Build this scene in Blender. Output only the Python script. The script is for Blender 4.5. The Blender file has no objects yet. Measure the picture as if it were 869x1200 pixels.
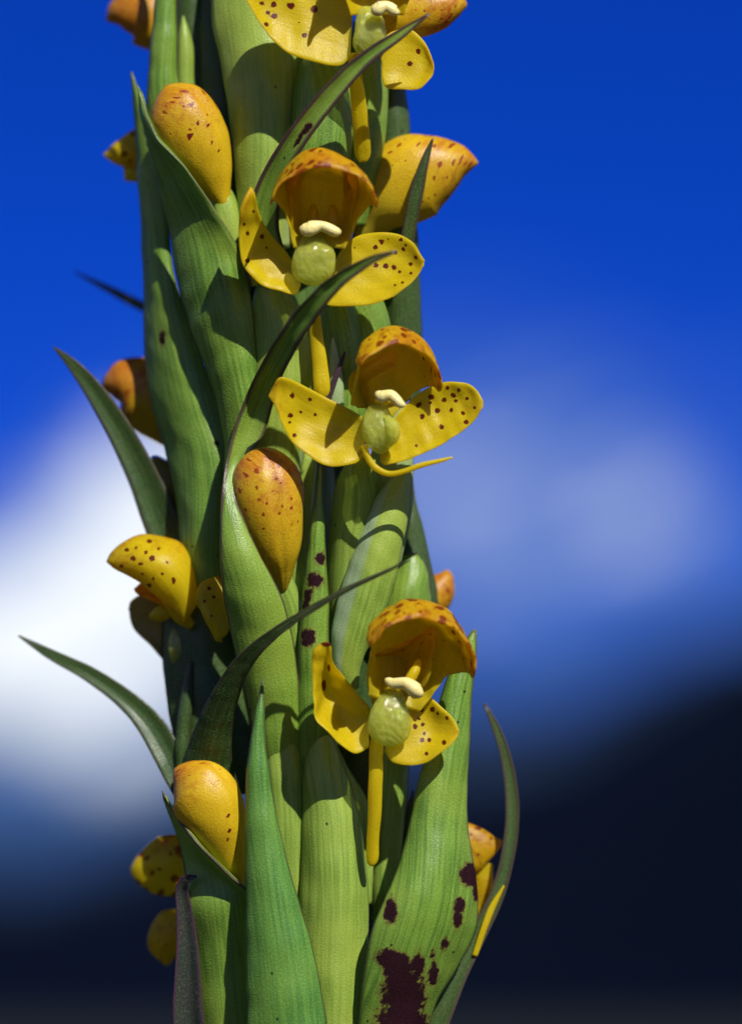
import bpy, math, random
import numpy as np
from mathutils import Vector

random.seed(7)
SC = bpy.context.scene
COL = SC.collection

# ------------------------------------------------------------------ camera
S = 0.0001            # metres per photo pixel at the plant's axis (100 px = 1 cm)
D = 0.50              # camera to plant axis
PITCH = math.radians(7.0)
CAM_H = 0.38
CP = np.array([0.0, -D * math.cos(PITCH), CAM_H])
FWD = np.array([0.0, math.cos(PITCH), math.sin(PITCH)])
UPV = np.array([0.0, -math.sin(PITCH), math.cos(PITCH)])
RGT = np.array([1.0, 0.0, 0.0])

cam = bpy.data.cameras.new('camera')
co = bpy.data.objects.new('camera', cam)
COL.objects.link(co)
cam.sensor_fit = 'VERTICAL'
cam.sensor_height = 36.0
cam.sensor_width = 36.0
cam.lens = 36.0 / (2 * (0.06 / D))
cam.clip_start = 0.01
cam.clip_end = 20000
cam.dof.use_dof = True
cam.dof.focus_distance = D - 0.0125
cam.dof.aperture_fstop = cam.lens / 17.0
co.location = Vector(CP)
co.rotation_euler = (math.pi / 2 + PITCH, 0, 0)
SC.camera = co

# ------------------------------------------------------------------ light
SUN_EL = math.radians(42)
SUN_AZ = math.radians(-26)      # to the right of the camera, behind it
sun_dir = Vector((-math.sin(SUN_AZ) * math.cos(SUN_EL), -math.cos(SUN_AZ) * math.cos(SUN_EL), math.sin(SUN_EL)))
sl = bpy.data.lights.new('sun', 'SUN')
sl.energy = 5.0
sl.angle = math.radians(0.6)
sl.color = (1.0, 0.97, 0.90)
so = bpy.data.objects.new('sun', sl)
so.rotation_euler = sun_dir.to_track_quat('Z', 'Y').to_euler()
so.location = (0, -2, 3)
COL.objects.link(so)

W = bpy.data.worlds.new('World')
SC.world = W
W.use_nodes = True
SC.view_settings.view_transform = 'Standard'
SC.view_settings.look = 'None'
SC.view_settings.exposure = 0.2
SC.view_settings.gamma = 1.0
SC.cycles.use_denoising = True
SC.cycles.max_bounces = 8


class NT:
    """small helper to wire node trees"""
    def __init__(self, tree):
        self.t = tree
        tree.nodes.clear()

    def n(self, kind, props=None, **ins):
        nd = self.t.nodes.new(kind)
        for k, v in (props or {}).items():
            setattr(nd, k, v)
        for k, v in ins.items():
            key = int(k[1:]) if k[0] == 'i' and k[1:].isdigit() else k.replace('_', ' ')
            self.put(nd.inputs[key], v)
        return nd

    def put(self, sock, v):
        if isinstance(v, bpy.types.NodeSocket):
            self.t.links.new(v, sock)
        elif isinstance(v, bpy.types.Node):
            self.t.links.new(v.outputs[0], sock)
        else:
            if isinstance(v, (tuple, list)) and len(v) == 3 and sock.type == 'RGBA':
                v = (*v, 1.0)
            sock.default_value = v

    def m(self, op, a, b=0.0, c=0.0, clamp=False):
        nd = self.t.nodes.new('ShaderNodeMath')
        nd.operation = op
        nd.use_clamp = clamp
        self.put(nd.inputs[0], a)
        self.put(nd.inputs[1], b)
        self.put(nd.inputs[2], c)
        return nd.outputs[0]

    def mix(self, f, a, b, mode='MIX'):
        nd = self.t.nodes.new('ShaderNodeMix')
        nd.data_type = 'RGBA'
        nd.blend_type = mode
        self.put(nd.inputs[0], f)
        self.put(nd.inputs[6], a)
        self.put(nd.inputs[7], b)
        return nd.outputs[2]

    def step(self, x, lo, hi):
        nd = self.t.nodes.new('ShaderNodeMapRange')
        nd.interpolation_type = 'SMOOTHSTEP'
        self.put(nd.inputs[0], x)
        self.put(nd.inputs[1], lo)
        self.put(nd.inputs[2], hi)
        return nd.outputs[0]

    def attr(self, name):
        nd = self.t.nodes.new('ShaderNodeAttribute')
        nd.attribute_name = name
        return nd.outputs['Fac']


def build_sky():
    T = NT(W.node_tree)
    sky = T.n('ShaderNodeTexSky')
    sky.sky_type = 'NISHITA'
    sky.sun_disc = False
    sky.sun_elevation = SUN_EL
    sky.sun_rotation = math.pi + SUN_AZ
    sky.altitude = 2800
    sky.air_density = 0.9
    sky.dust_density = 0.0
    sky.ozone_density = 4.0
    blue = T.mix(1.0, sky.outputs[0], SKY_TINT, 'MULTIPLY')
    tc = T.n('ShaderNodeTexCoord')
    sx = T.n('ShaderNodeSeparateXYZ', i0=tc.outputs['Generated'])
    az = T.m('MULTIPLY', T.m('ARCTAN2', sx.outputs[0], sx.outputs[1]), 57.2958)
    el = T.m('MULTIPLY', T.m('ARCSINE', sx.outputs[2]), 57.2958)
    cv = T.n('ShaderNodeCombineXYZ', i0=T.m('MULTIPLY', az, 0.55), i1=el, i2=0.0)
    n1 = T.n('ShaderNodeTexNoise', Vector=cv.outputs[0], Scale=0.42, Detail=3.0, Roughness=0.55)
    n2 = T.n('ShaderNodeTexNoise', Vector=cv.outputs[0], Scale=0.9, Detail=2.0, Roughness=0.5)
    daz = T.m('MULTIPLY', T.m('SUBTRACT', n1.outputs[0], 0.5), 2.4)
    delv = T.m('MULTIPLY', T.m('SUBTRACT', n2.outputs[0], 0.5), 1.8)
    az2, el2 = T.m('ADD', az, daz), T.m('ADD', el, delv)

    def bump(a0, e0, ra, re, tilt=0.0):
        u, v = T.m('SUBTRACT', az2, a0), T.m('SUBTRACT', el2, e0)
        v = T.m('SUBTRACT', v, T.m('MULTIPLY', u, tilt))
        u, v = T.m('DIVIDE', u, ra), T.m('DIVIDE', v, re)
        q = T.m('ADD', T.m('MULTIPLY', u, u), T.m('MULTIPLY', v, v))
        return T.m('POWER', 2.71828, T.m('MULTIPLY', q, -1.0))
    # a loose bank of cumulus stands along the whole horizon; these are the clouds of it in this direction
    acc = 0.0
    for a0, e0, ra, re, tl, amp in CLOUDS:
        acc = T.m('ADD', acc, T.m('MULTIPLY', bump(a0, e0, ra, re, tl), amp))
    # wind-drawn streaks
    sv = T.n('ShaderNodeCombineXYZ', i0=T.m('ADD', T.m('MULTIPLY', az, 0.35), T.m('MULTIPLY', el, 0.2)), i1=T.m('SUBTRACT', el, T.m('MULTIPLY', az, 0.35)), i2=7.0)
    sn = T.n('ShaderNodeTexNoise', Vector=sv.outputs[0], Scale=1.1, Detail=4.0, Roughness=0.6)
    acc = T.m('MULTIPLY', acc, T.m('ADD', 0.25, T.m('MULTIPLY', T.step(sn.outputs[0], 0.3, 0.72), 1.4)))
    # the rest of the bank, all round
    nb = T.n('ShaderNodeTexNoise', Vector=T.n('ShaderNodeCombineXYZ', i0=T.m('MULTIPLY', az, 0.06), i1=T.m('MULTIPLY', el, 0.12), i2=3.0).outputs[0], Scale=0.8, Detail=3.0)
    band = T.m('MULTIPLY', T.step(T.m('ABSOLUTE', az), 8.0, 14.0), T.m('SUBTRACT', 1.0, T.m('MULTIPLY', T.step(el, 30.0, 75.0), 0.7)))
    acc = T.m('ADD', acc, T.m('MULTIPLY', band, T.step(nb.outputs[0], 0.46, 0.66)))
    # shaded grey-blue cloud and haze low over the horizon, all round
    low = T.m('SUBTRACT', 1.0, T.step(el2, 2.5, 7.5))
    blue = T.mix(T.m('MULTIPLY', low, 0.92), blue, (0.26, 0.62, 1.7))
    cover = T.m('MINIMUM', acc, 1.0)
    ccol = T.mix(T.step(acc, 0.25, 1.0), (1.35, 2.55, 4.1), (8.2, 8.7, 9.2))
    out = T.mix(cover, blue, ccol)
    bg = T.n('ShaderNodeBackground', Color=out, Strength=0.1)
    o = T.n('ShaderNodeOutputWorld')
    T.t.links.new(bg.outputs[0], o.inputs[0])


SKY_TINT = (0.015, 0.155, 0.76)
CLOUDS = [  # azimuth, elevation (degrees), radii, tilt, density
    (-3.3, 6.6, 1.9, 1.05, 0.45, 2.0),
    (-3.9, 4.9, 2.4, 1.3, 0.1, 1.1),
    (2.6, 7.5, 3.8, 1.4, -0.12, 0.55),
    (4.4, 6.2, 1.8, 0.6, 0.1, 0.2),
    (1.4, 5.8, 1.8, 1.0, 0.0, 0.4),
]
build_sky()


# ------------------------------------------------------------------ geometry helpers
def unproj(p):
    """photo pixel x, y and height z (pixels) towards the viewer -> metres"""
    p = np.asarray(p, float)
    dep = D - p[..., 2] * S
    k = S / D
    return CP + dep[..., None] * (FWD + ((p[..., 0] - 434.5) * k)[..., None] * RGT + ((600 - p[..., 1]) * k)[..., None] * UPV)


def cr(P, n):
    """Catmull-Rom through the rows of P, n samples"""
    P = np.asarray(P, float)
    m = len(P)
    if m == 2:
        t = np.linspace(0, 1, n).reshape((-1,) + (1,) * (P.ndim - 1))
        return P[0] * (1 - t) + P[1] * t
    Q = np.concatenate([(2 * P[0] - P[1])[None], P, (2 * P[-1] - P[-2])[None]])
    t = np.linspace(0, m - 1, n)
    i = np.minimum(t.astype(int), m - 2)
    f = (t - i).reshape((-1,) + (1,) * (P.ndim - 1))
    a, b, c, d = Q[i], Q[i + 1], Q[i + 2], Q[i + 3]
    return 0.5 * (2 * b + (c - a) * f + (2 * a - 5 * b + 4 * c - d) * f ** 2 + (3 * b - a - 3 * c + d) * f ** 3)


def even(P, n):
    """resample rows by arc length of the middle column"""
    dense = cr(P, max(n * 4, 60))
    mid = dense[:, dense.shape[1] // 2] if dense.ndim == 3 else dense[:, :3]
    L = np.concatenate([[0], np.cumsum(np.linalg.norm(np.diff(mid[:, :3], axis=0), axis=1))])
    t = np.linspace(0, L[-1], n)
    idx = np.interp(t, L, np.arange(len(L)))
    i = np.minimum(idx.astype(int), len(dense) - 2)
    f = (idx - i).reshape((-1,) + (1,) * (dense.ndim - 1))
    return dense[i] * (1 - f) + dense[i + 1] * f


WORLD = {}     # object name -> world position of its origin


def link(name, V, F, mat, parent, attrs, uv):
    c = V.mean(axis=0)
    me = bpy.data.meshes.new(name)
    me.from_pydata((V - c).tolist(), [], F)
    me.polygons.foreach_set('use_smooth', [True] * len(me.polygons))
    for k, a in attrs.items():
        at = me.attributes.new(k, 'FLOAT', 'POINT')
        at.data.foreach_set('value', np.asarray(a, np.float32))
    ul = me.uv_layers.new(name='cm')
    li = np.zeros(len(me.loops), np.int32)
    me.loops.foreach_get('vertex_index', li)
    ul.data.foreach_set('uv', uv[li].astype(np.float32).ravel())
    me.materials.append(mat)
    me.update()
    o = bpy.data.objects.new(name, me)
    COL.objects.link(o)
    base = np.zeros(3)
    if parent is not None:
        o.parent = parent
        base = WORLD[parent.name]
    o.location = Vector(c - base)
    WORLD[o.name] = c
    return o


def wob(shape_px, amp, rng):
    """smooth irregular wave over a surface given in pixels"""
    out = np.zeros(shape_px.shape[:2])
    for k in range(5):
        d = rng.normal(size=3)
        d /= np.linalg.norm(d)
        lam = rng.uniform(14, 60)
        out += np.sin(shape_px @ d * (2 * math.pi / lam) + rng.uniform(0, 6.28)) * (lam / 60)
    return out * amp / 2.0


SEED = [11]


def sheet(name, ctrl, mat, parent, thick=5.0, nr=40, nc=20, crumple=0.8, attrs=None, spots=None, blots=None, dense_in=False, curl=0):
    """thin curved blade through a grid of control points (pixels); gets two faces and a rim"""
    SEED[0] += 1
    rng = np.random.default_rng(SEED[0])
    G = np.asarray(ctrl, float)
    G = even(G, nr)
    G = np.swapaxes(cr(np.swapaxes(G, 0, 1), nc), 0, 1)
    du = np.gradient(G, axis=1)
    dv = np.gradient(G, axis=0)
    N = np.cross(du, dv)
    ln = np.linalg.norm(N, axis=2, keepdims=True)
    N = np.where(ln > 1e-6, N / np.maximum(ln, 1e-9), np.array([0, 0, 1.0]))
    if crumple:
        G = G + N * wob(G, crumple, rng)[..., None]
    u = np.linspace(0, 1, nc)[None, :].repeat(nr, 0)
    v = np.linspace(0, 1, nr)[:, None].repeat(nc, 1)
    wid = np.linalg.norm(np.diff(G, axis=1), axis=2).sum(axis=1)[:, None]
    lnv = np.linalg.norm(np.diff(G[:, nc // 2], axis=0), axis=1).sum()
    edge = np.minimum(np.minimum(u, 1 - u) * wid, (1 - v) * lnv)
    prof = np.sqrt(np.clip(edge / (thick * 1.2), 0.03, 1))[..., None]
    A, B = G + N * prof * thick / 2, G - N * prof * thick / 2
    V = unproj(np.concatenate([A.reshape(-1, 3), B.reshape(-1, 3)]))
    n = nr * nc
    F = []
    for i in range(nr - 1):
        for j in range(nc - 1):
            a = i * nc + j
            F.append((a, a + 1, a + nc + 1, a + nc))
            F.append((n + a, n + a + nc, n + a + nc + 1, n + a + 1))
    ring = [j for j in range(nc)] + [i * nc + nc - 1 for i in range(1, nr)] + [(nr - 1) * nc + j for j in range(nc - 2, -1, -1)] + [i * nc for i in range(nr - 2, 0, -1)]
    for k in range(len(ring)):
        a, b = ring[k], ring[(k + 1) % len(ring)]
        F.append((b, a, n + a, n + b))
    at = {'edge': edge / 100, 'pv': v, 'pu': u}
    for k, fn in (attrs or {}).items():
        at[k] = fn(u, v, G) + 0 * u
    for key, lst in (('spot', spots), ('blot', blots)):
        if lst:
            m = np.zeros(u.shape)
            for s in lst:
                x, y, r = s[:3]
                ry = s[3] if len(s) > 3 else r
                q = np.sqrt(((G[..., 0] - x) / r) ** 2 + ((G[..., 1] - y) / ry) ** 2)
                m = np.maximum(m, np.clip(1.6 - q, 0, 1))
            at[key] = m
    at = {k: np.concatenate([a.ravel(), a.ravel()]) for k, a in at.items()}
    x_cm = ((u - 0.5) * wid) / 100
    uv = np.stack([x_cm.ravel(), (v * lnv / 100).ravel()], axis=1)
    uv = np.concatenate([uv, uv + 0.37])
    return link(name, V, F, mat, parent, at, uv)


def bract(rows, parent, mat=None, name='bract', bulge=None, **kw):
    """rows: (left x, left y, right x, right y, z, [bulge px], [right minus left depth])"""
    g = []
    for r in rows:
        lx, ly, rx, ry, z = r[:5]
        b = r[5] if len(r) > 5 else 0
        t = r[6] if len(r) > 6 else 0
        row = []
        for s in (-1, -0.5, 0, 0.5, 1):
            f = (s + 1) / 2
            row.append((lx + (rx - lx) * f, ly + (ry - ly) * f, z + t * s / 2 + b * (1 - s * s)))
        g.append(row)
    kw.setdefault('nr', 56)
    kw.setdefault('nc', 22)
    kw.setdefault('thick', 6)
    return sheet(name, g, mat or M['bract'], parent, **kw)


def blade(pts, parent, fold=0.35, tilt=0.0, mat=None, name='bract', **kw):
    """pts: (x, y, z, half width) along the middle line from base to tip; channelled blade"""
    P = np.asarray(pts, float)
    Q = cr(P, 14)
    T = np.gradient(Q[:, :2], axis=0)
    T /= np.maximum(np.linalg.norm(T, axis=1, keepdims=True), 1e-6)
    nx, ny = -T[:, 1], T[:, 0]
    g = []
    for (x, y, z, w), a, b in zip(Q, nx, ny):
        w = max(w, 0.6)
        g.append([(x + a * w * s, y + b * w * s, z + w * (fold * s * s + tilt * s)) for s in (-1, -0.5, 0, 0.5, 1)])
    kw.setdefault('nr', 60)
    kw.setdefault('nc', 14)
    kw.setdefault('thick', 5)
    kw.setdefault('crumple', 0.4)
    return sheet(name, g, mat or M['bract'], parent, **kw)


def tube(name, pts, mat, parent, nr=44, ns=28, seams=(), attrs=None, ribs=0, ribamp=0.0, crumple=0.5, spots=None):
    """closed rounded body: pts (x, y, z, in-plane radius, depth radius)"""
    SEED[0] += 1
    rng = np.random.default_rng(SEED[0])
    P = even(np.asarray(pts, float), nr)
    P[:, 3:] = np.maximum(P[:, 3:], 0.3)
    T = np.gradient(P[:, :3], axis=0)
    T /= np.maximum(np.linalg.norm(T, axis=1, keepdims=True), 1e-6)
    A = np.cross(T, np.array([0, 0, 1.0]))
    la = np.linalg.norm(A, axis=1, keepdims=True)
    A = np.where(la > 0.05, A / np.maximum(la, 1e-6), np.array([1.0, 0, 0]))
    B = np.cross(A, T)
    th = np.linspace(0, 2 * math.pi, ns, endpoint=False)
    k = np.ones(ns)
    for a0, dp, wd in seams:
        dd = (th - a0 + math.pi) % (2 * math.pi) - math.pi
        k -= dp * np.exp(-(dd / wd) ** 2)
    if ribs:
        k += ribamp * np.cos(ribs * th)
    c, s = (np.cos(th) * k)[None, :, None], (np.sin(th) * k)[None, :, None]
    G = P[:, None, :3] + A[:, None] * P[:, None, 3:4] * c + B[:, None] * P[:, None, 4:5] * s
    if crumple:
        dirn = A[:, None] * c + B[:, None] * s
        G = G + dirn * (wob(G, crumple, rng) * np.clip(P[:, 3:4] / 10, 0, 1))[..., None]
    V = unproj(G.reshape(-1, 3))
    F = []
    for i in range(nr - 1):
        for j in range(ns):
            a, b = i * ns + j, i * ns + (j + 1) % ns
            F.append((a, b, b + ns, a + ns))
    F.append(tuple(range(ns - 1, -1, -1)))
    F.append(tuple((nr - 1) * ns + j for j in range(ns)))
    u = (th / (2 * math.pi))[None, :].repeat(nr, 0)
    v = np.linspace(0, 1, nr)[:, None].repeat(ns, 1)
    L = np.linalg.norm(np.diff(P[:, :3], axis=0), axis=1).sum()
    at = {'edge': np.full(u.shape, 0.5), 'pv': v, 'pu': u}
    for kk, fn in (attrs or {}).items():
        at[kk] = fn(u, v, G) + 0 * u
    if spots:
        m = np.zeros(u.shape)
        for x, y, r in spots:
            m = np.maximum(m, np.clip(1.6 - np.hypot(G[..., 0] - x, G[..., 1] - y) / r, 0, 1) * (G[..., 2] > P[:, None, 2]))
        at['spot'] = m
    w2 = 2 * np.abs(u - 0.5) * P[:, 3:4] * math.pi / 100
    uv = np.stack([w2.ravel(), (v * L / 100).ravel()], axis=1)
    return link(name, V, F, mat, parent, {q: w.ravel() for q, w in at.items()}, uv)


def rot(yaw, pitch, roll):
    cy, sy = math.cos(math.radians(yaw)), math.sin(math.radians(yaw))
    cp, sp = math.cos(math.radians(pitch)), math.sin(math.radians(pitch))
    cr_, sr = math.cos(math.radians(roll)), math.sin(math.radians(roll))
    Ry = np.array([[cy, 0, sy], [0, 1, 0], [-sy, 0, cy]])
    Rx = np.array([[1, 0, 0], [0, cp, -sp], [0, sp, cp]])
    Rz = np.array([[cr_, sr, 0], [-sr, cr_, 0], [0, 0, 1]])
    return Rz @ Ry @ Rx


class Frame:
    """flower-local axes (right, up, outwards) -> photo pixels and depth"""
    def __init__(self, x, y, z, yaw=0, pitch=0, roll=0, k=1.0):
        self.o = np.array([x, y, z], float)
        self.R = rot(yaw, pitch, roll) * k

    def __call__(self, P):
        P = np.asarray(P, float) @ self.R.T
        return np.stack([self.o[0] + P[..., 0], self.o[1] - P[..., 1], self.o[2] + P[..., 2]], axis=-1)


HOOD = [  # middle line (up, out), half width, half angle of the section, free edge (up, out); from claw to front rim
    (-56, 6, 31, 60, -56, 18), (-34, -6, 38, 70, -36, 20), (-8, -16, 44, 80, -16, 25), (20, -20, 51, 88, -4, 31), (42, -10, 56, 90, 0, 37),
    (56, 8, 59, 90, 0, 43), (59, 30, 60, 88, -3, 51), (52, 47, 61, 84, 0, 58), (44, 57, 60, 80, 9, 62)]


def hood(fr, parent, name='flower', prof=HOOD, mat=None, attrs=None, **kw):
    g = []
    for Y, Z, w, a, Ye, Ze in prof:
        a = math.radians(a)
        row = []
        for s in np.linspace(-1, 1, 13):
            f = (1 - math.cos(a * s)) / (1 - math.cos(a))
            row.append((w * math.sin(a * s) / math.sin(a), Y + (Ye - Y) * f, Z + (Ze - Z) * f))
        g.append(row)
    at = {'orange': lambda u, v, G: np.clip((v - 0.42) * 1.7, 0, 0.85), 'vs': lambda u, v, G: np.clip((v - 0.42) * 2.5, 0, 1)}
    at.update(attrs or {})
    kw.setdefault('nr', 64)
    kw.setdefault('nc', 56)
    kw.setdefault('thick', 3.0)
    kw.setdefault('crumple', 2.6)
    return sheet(name, fr(np.array(g)), mat or M['petal'], parent, attrs=at, **kw)


# ------------------------------------------------------------------ materials
M = {}


def leaf_shader(T, col, bump_h, bump, rough, transl, tcol, spec=0.5, sss=0.0):
    b = T.n('ShaderNodeBump', Height=bump_h, Strength=bump, Distance=0.0002)
    p = T.n('ShaderNodeBsdfPrincipled', Base_Color=col, Roughness=rough, Normal=b.outputs[0])
    T.put(p.inputs['Specular IOR Level'], spec)
    if sss:
        p.inputs['Subsurface Weight'].default_value = sss
        p.inputs['Subsurface Radius'].default_value = (1.0, 0.7, 0.15)
        p.inputs['Subsurface Scale'].default_value = 0.0012
    tr = T.n('ShaderNodeBsdfTranslucent', Color=tcol, Normal=b.outputs[0])
    mx = T.n('ShaderNodeMixShader', i0=transl, i1=p.outputs[0], i2=tr.outputs[0])
    o = T.n('ShaderNodeOutputMaterial')
    T.t.links.new(mx.outputs[0], o.inputs[0])


def uvmap(T, sx, sy, seed=0.0):
    uvn = T.n('ShaderNodeUVMap')
    uvn.uv_map = 'cm'
    oi = T.n('ShaderNodeObjectInfo')
    mp = T.n('ShaderNodeMapping', Vector=uvn.outputs[0])
    mp.inputs['Scale'].default_value = (sx, sy, 1)
    off = T.n('ShaderNodeCombineXYZ', i0=T.m('MULTIPLY', oi.outputs['Random'], 37.0), i1=T.m('MULTIPLY', oi.outputs['Random'], 91.0), i2=seed)
    ad = T.n('ShaderNodeVectorMath', {'operation': 'ADD'}, i0=mp.outputs[0], i1=off.outputs[0])
    return ad.outputs[0], oi.outputs['Random']


def green_mat(name, dark, light, warm, margin=(0.07, 0.02, 0.035), margin_w=0.028, pale_col=(0.42, 0.55, 0.33), rough=0.36, transl=0.28):
    mt = bpy.data.materials.new(name)
    mt.use_nodes = True
    T = NT(mt.node_tree)
    vs, rnd = uvmap(T, 15, 0.5)
    streak = T.n('ShaderNodeTexNoise', Vector=vs, Scale=1.6, Detail=3.0, Roughness=0.6)
    vl, _ = uvmap(T, 1, 1, 2.0)
    big = T.n('ShaderNodeTexNoise', Vector=vl, Scale=1.1, Detail=3.0)
    fine = T.n('ShaderNodeTexNoise', Vector=vl, Scale=46.0, Detail=2.0, Roughness=0.7)
    cell = T.n('ShaderNodeTexVoronoi', {'voronoi_dimensions': '2D'}, Vector=vl, Scale=48.0)
    c = T.mix(T.step(streak.outputs[0], 0.36, 0.62), dark, light)
    f = T.m('ADD', T.m('MULTIPLY', T.step(big.outputs[0], 0.35, 0.7), 0.7), T.m('MULTIPLY', T.m('SUBTRACT', rnd, 0.5), 0.5), clamp=True)
    c = T.mix(f, c, warm)
    c = T.mix(T.m('MULTIPLY', T.step(fine.outputs[0], 0.47, 0.72), 0.6), c, T.mix(0.5, T.mix(1.0, c, (1.5, 1.45, 1.6), 'MULTIPLY'), (0.36, 0.48, 0.14)))
    c = T.mix(T.m('MULTIPLY', T.step(fine.outputs[0], 0.5, 0.28), 0.6), c, dark)
    c = T.mix(T.m('MULTIPLY', T.attr('pale'), T.m('ADD', 0.55, T.m('MULTIPLY', streak.outputs[0], 0.6)), clamp=True), c, pale_col)
    # purple margin, worn and uneven
    en = T.m('ADD', T.attr('edge'), T.m('MULTIPLY', T.m('SUBTRACT', big.outputs[0], 0.5), 0.05))
    mg = T.m('SUBTRACT', 1.0, T.step(en, margin_w * 0.5, margin_w * 1.5))
    c = T.mix(T.m('MULTIPLY', mg, T.m('ADD', 0.45, T.m('MULTIPLY', rnd, 0.5))), c, margin)
    # purple tip
    # stains with their own ragged outline
    bn = T.n('ShaderNodeTexNoise', Vector=vl, Scale=11.0, Detail=6.0, Roughness=0.75)
    bm = T.step(T.m('ADD', T.attr('blot'), T.m('MULTIPLY', T.m('SUBTRACT', bn.outputs[0], 0.5), 2.2)), 0.42, 0.6)
    halo = T.m('MULTIPLY', T.step(T.m('ADD', T.attr('blot'), T.m('MULTIPLY', T.m('SUBTRACT', bn.outputs[0], 0.5), 1.6)), 0.1, 0.5), 0.55)
    c = T.mix(halo, c, (0.20, 0.09, 0.02))
    c = T.mix(T.m('MULTIPLY', bm, 0.98), c, T.mix(T.step(fine.outputs[0], 0.5, 0.7), (0.018, 0.002, 0.010), (0.06, 0.006, 0.02)))
    # sparse specks
    spk = T.n('ShaderNodeTexVoronoi', {'voronoi_dimensions': '2D'}, Vector=vl, Scale=2.2)
    sm = T.m('MULTIPLY', T.m('LESS_THAN', spk.outputs['Distance'], 0.04), T.m('GREATER_THAN', T.n('ShaderNodeSeparateColor', i0=spk.outputs['Color']).outputs[0], 0.86))
    c = T.mix(T.m('MULTIPLY', sm, 0.85), c, (0.02, 0.012, 0.01))
    h = T.m('ADD', T.m('MULTIPLY', streak.outputs[0], 1.5), T.m('ADD', T.m('MULTIPLY', cell.outputs[0], 0.5), T.m('MULTIPLY', fine.outputs[0], 0.4)))
    rg = T.m('ADD', rough - 0.1, T.m('MULTIPLY', fine.outputs[0], 0.25))
    tc = T.mix(0.5, c, (0.25, 0.42, 0.03))
    leaf_shader(T, c, h, 0.24, T.m('ADD', rg, T.m('MULTIPLY', bm, 0.35)), transl, tc, T.m('SUBTRACT', 0.55, T.m('MULTIPLY', bm, 0.45)))
    return mt


def petal_mat(name, yellow=(0.86, 0.70, 0.01), orange=(0.70, 0.29, 0.006), transl=0.6, spot_scale=5.2, redness=1.0):
    mt = bpy.data.materials.new(name)
    mt.use_nodes = True
    T = NT(mt.node_tree)
    vl, rnd = uvmap(T, 1, 1)
    big = T.n('ShaderNodeTexNoise', Vector=vl, Scale=2.4, Detail=4.0, Roughness=0.6)
    fine = T.n('ShaderNodeTexNoise', Vector=vl, Scale=40.0, Detail=2.0, Roughness=0.7)
    mott = T.n('ShaderNodeTexNoise', Vector=vl, Scale=7.0, Detail=3.0, Roughness=0.65)
    vv, _ = uvmap(T, 7, 0.8)
    vein = T.n('ShaderNodeTexNoise', Vector=vv, Scale=1.5, Detail=2.0)
    c = T.mix(T.m('MULTIPLY', T.step(vein.outputs[0], 0.35, 0.7), 0.5), yellow, (yellow[0] * 0.86, yellow[1] * 0.8, yellow[2]))
    c = T.mix(T.m('MULTIPLY', T.attr('pale'), 0.8), c, (0.46, 0.46, 0.05))
    og = T.m('MULTIPLY', T.attr('orange'), T.step(T.m('ADD', big.outputs[0], T.m('MULTIPLY', T.attr('orange'), 0.25)), 0.4, 0.85))
    c = T.mix(T.m('MULTIPLY', og, redness, clamp=True), c, orange)
    rd = T.m('MULTIPLY', T.attr('orange'), T.step(mott.outputs[0], 0.48, 0.64))
    c = T.mix(T.m('MULTIPLY', rd, 0.75 * redness, clamp=True), c, (0.36, 0.05, 0.006))
    c = T.mix(T.m('MULTIPLY', T.step(fine.outputs[0], 0.5, 0.75), 0.4), c, (0.88, 0.72, 0.08))
    c = T.mix(T.m('MULTIPLY', T.step(fine.outputs[0], 0.5, 0.25), 0.35), c, (0.55, 0.36, 0.006))
    # freckles
    wn = T.n('ShaderNodeVectorMath', {'operation': 'ADD'}, i0=vl, i1=T.n('ShaderNodeVectorMath', {'operation': 'SCALE'}, i0=mott.outputs['Color'], Scale=0.10).outputs[0])
    vo = T.n('ShaderNodeTexVoronoi', {'voronoi_dimensions': '2D'}, Vector=wn.outputs[0], Scale=spot_scale)
    sc = T.n('ShaderNodeSeparateColor', i0=vo.outputs['Color'])
    rad = T.m('MULTIPLY', T.m('ADD', 0.15, T.m('MULTIPLY', sc.outputs[0], 0.24)), T.attr('vs'))
    fr = T.m('MULTIPLY', T.step(T.m('SUBTRACT', rad, vo.outputs['Distance']), 0.0, 0.06), T.m('GREATER_THAN', sc.outputs[1], 0.12))
    sp = T.step(T.m('ADD', T.attr('spot'), T.m('MULTIPLY', T.m('SUBTRACT', T.n('ShaderNodeTexNoise', Vector=vl, Scale=15.0, Detail=3.0).outputs[0], 0.5), 1.8)), 0.45, 0.7)
    c = T.mix(T.m('MULTIPLY', fr, 0.9), c, (0.24, 0.020, 0.005))
    c = T.mix(sp, c, (0.15, 0.010, 0.005))
    h = T.m('ADD', T.m('MULTIPLY', fine.outputs[0], 0.8), T.m('MULTIPLY', vein.outputs[0], 0.8))
    tc = T.mix(0.15, c, (0.95, 0.72, 0.01))
    leaf_shader(T, c, h, 0.35, T.m('ADD', 0.26, T.m('MULTIPLY', fine.outputs[0], 0.2)), transl, tc, 0.4)
    return mt


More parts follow.
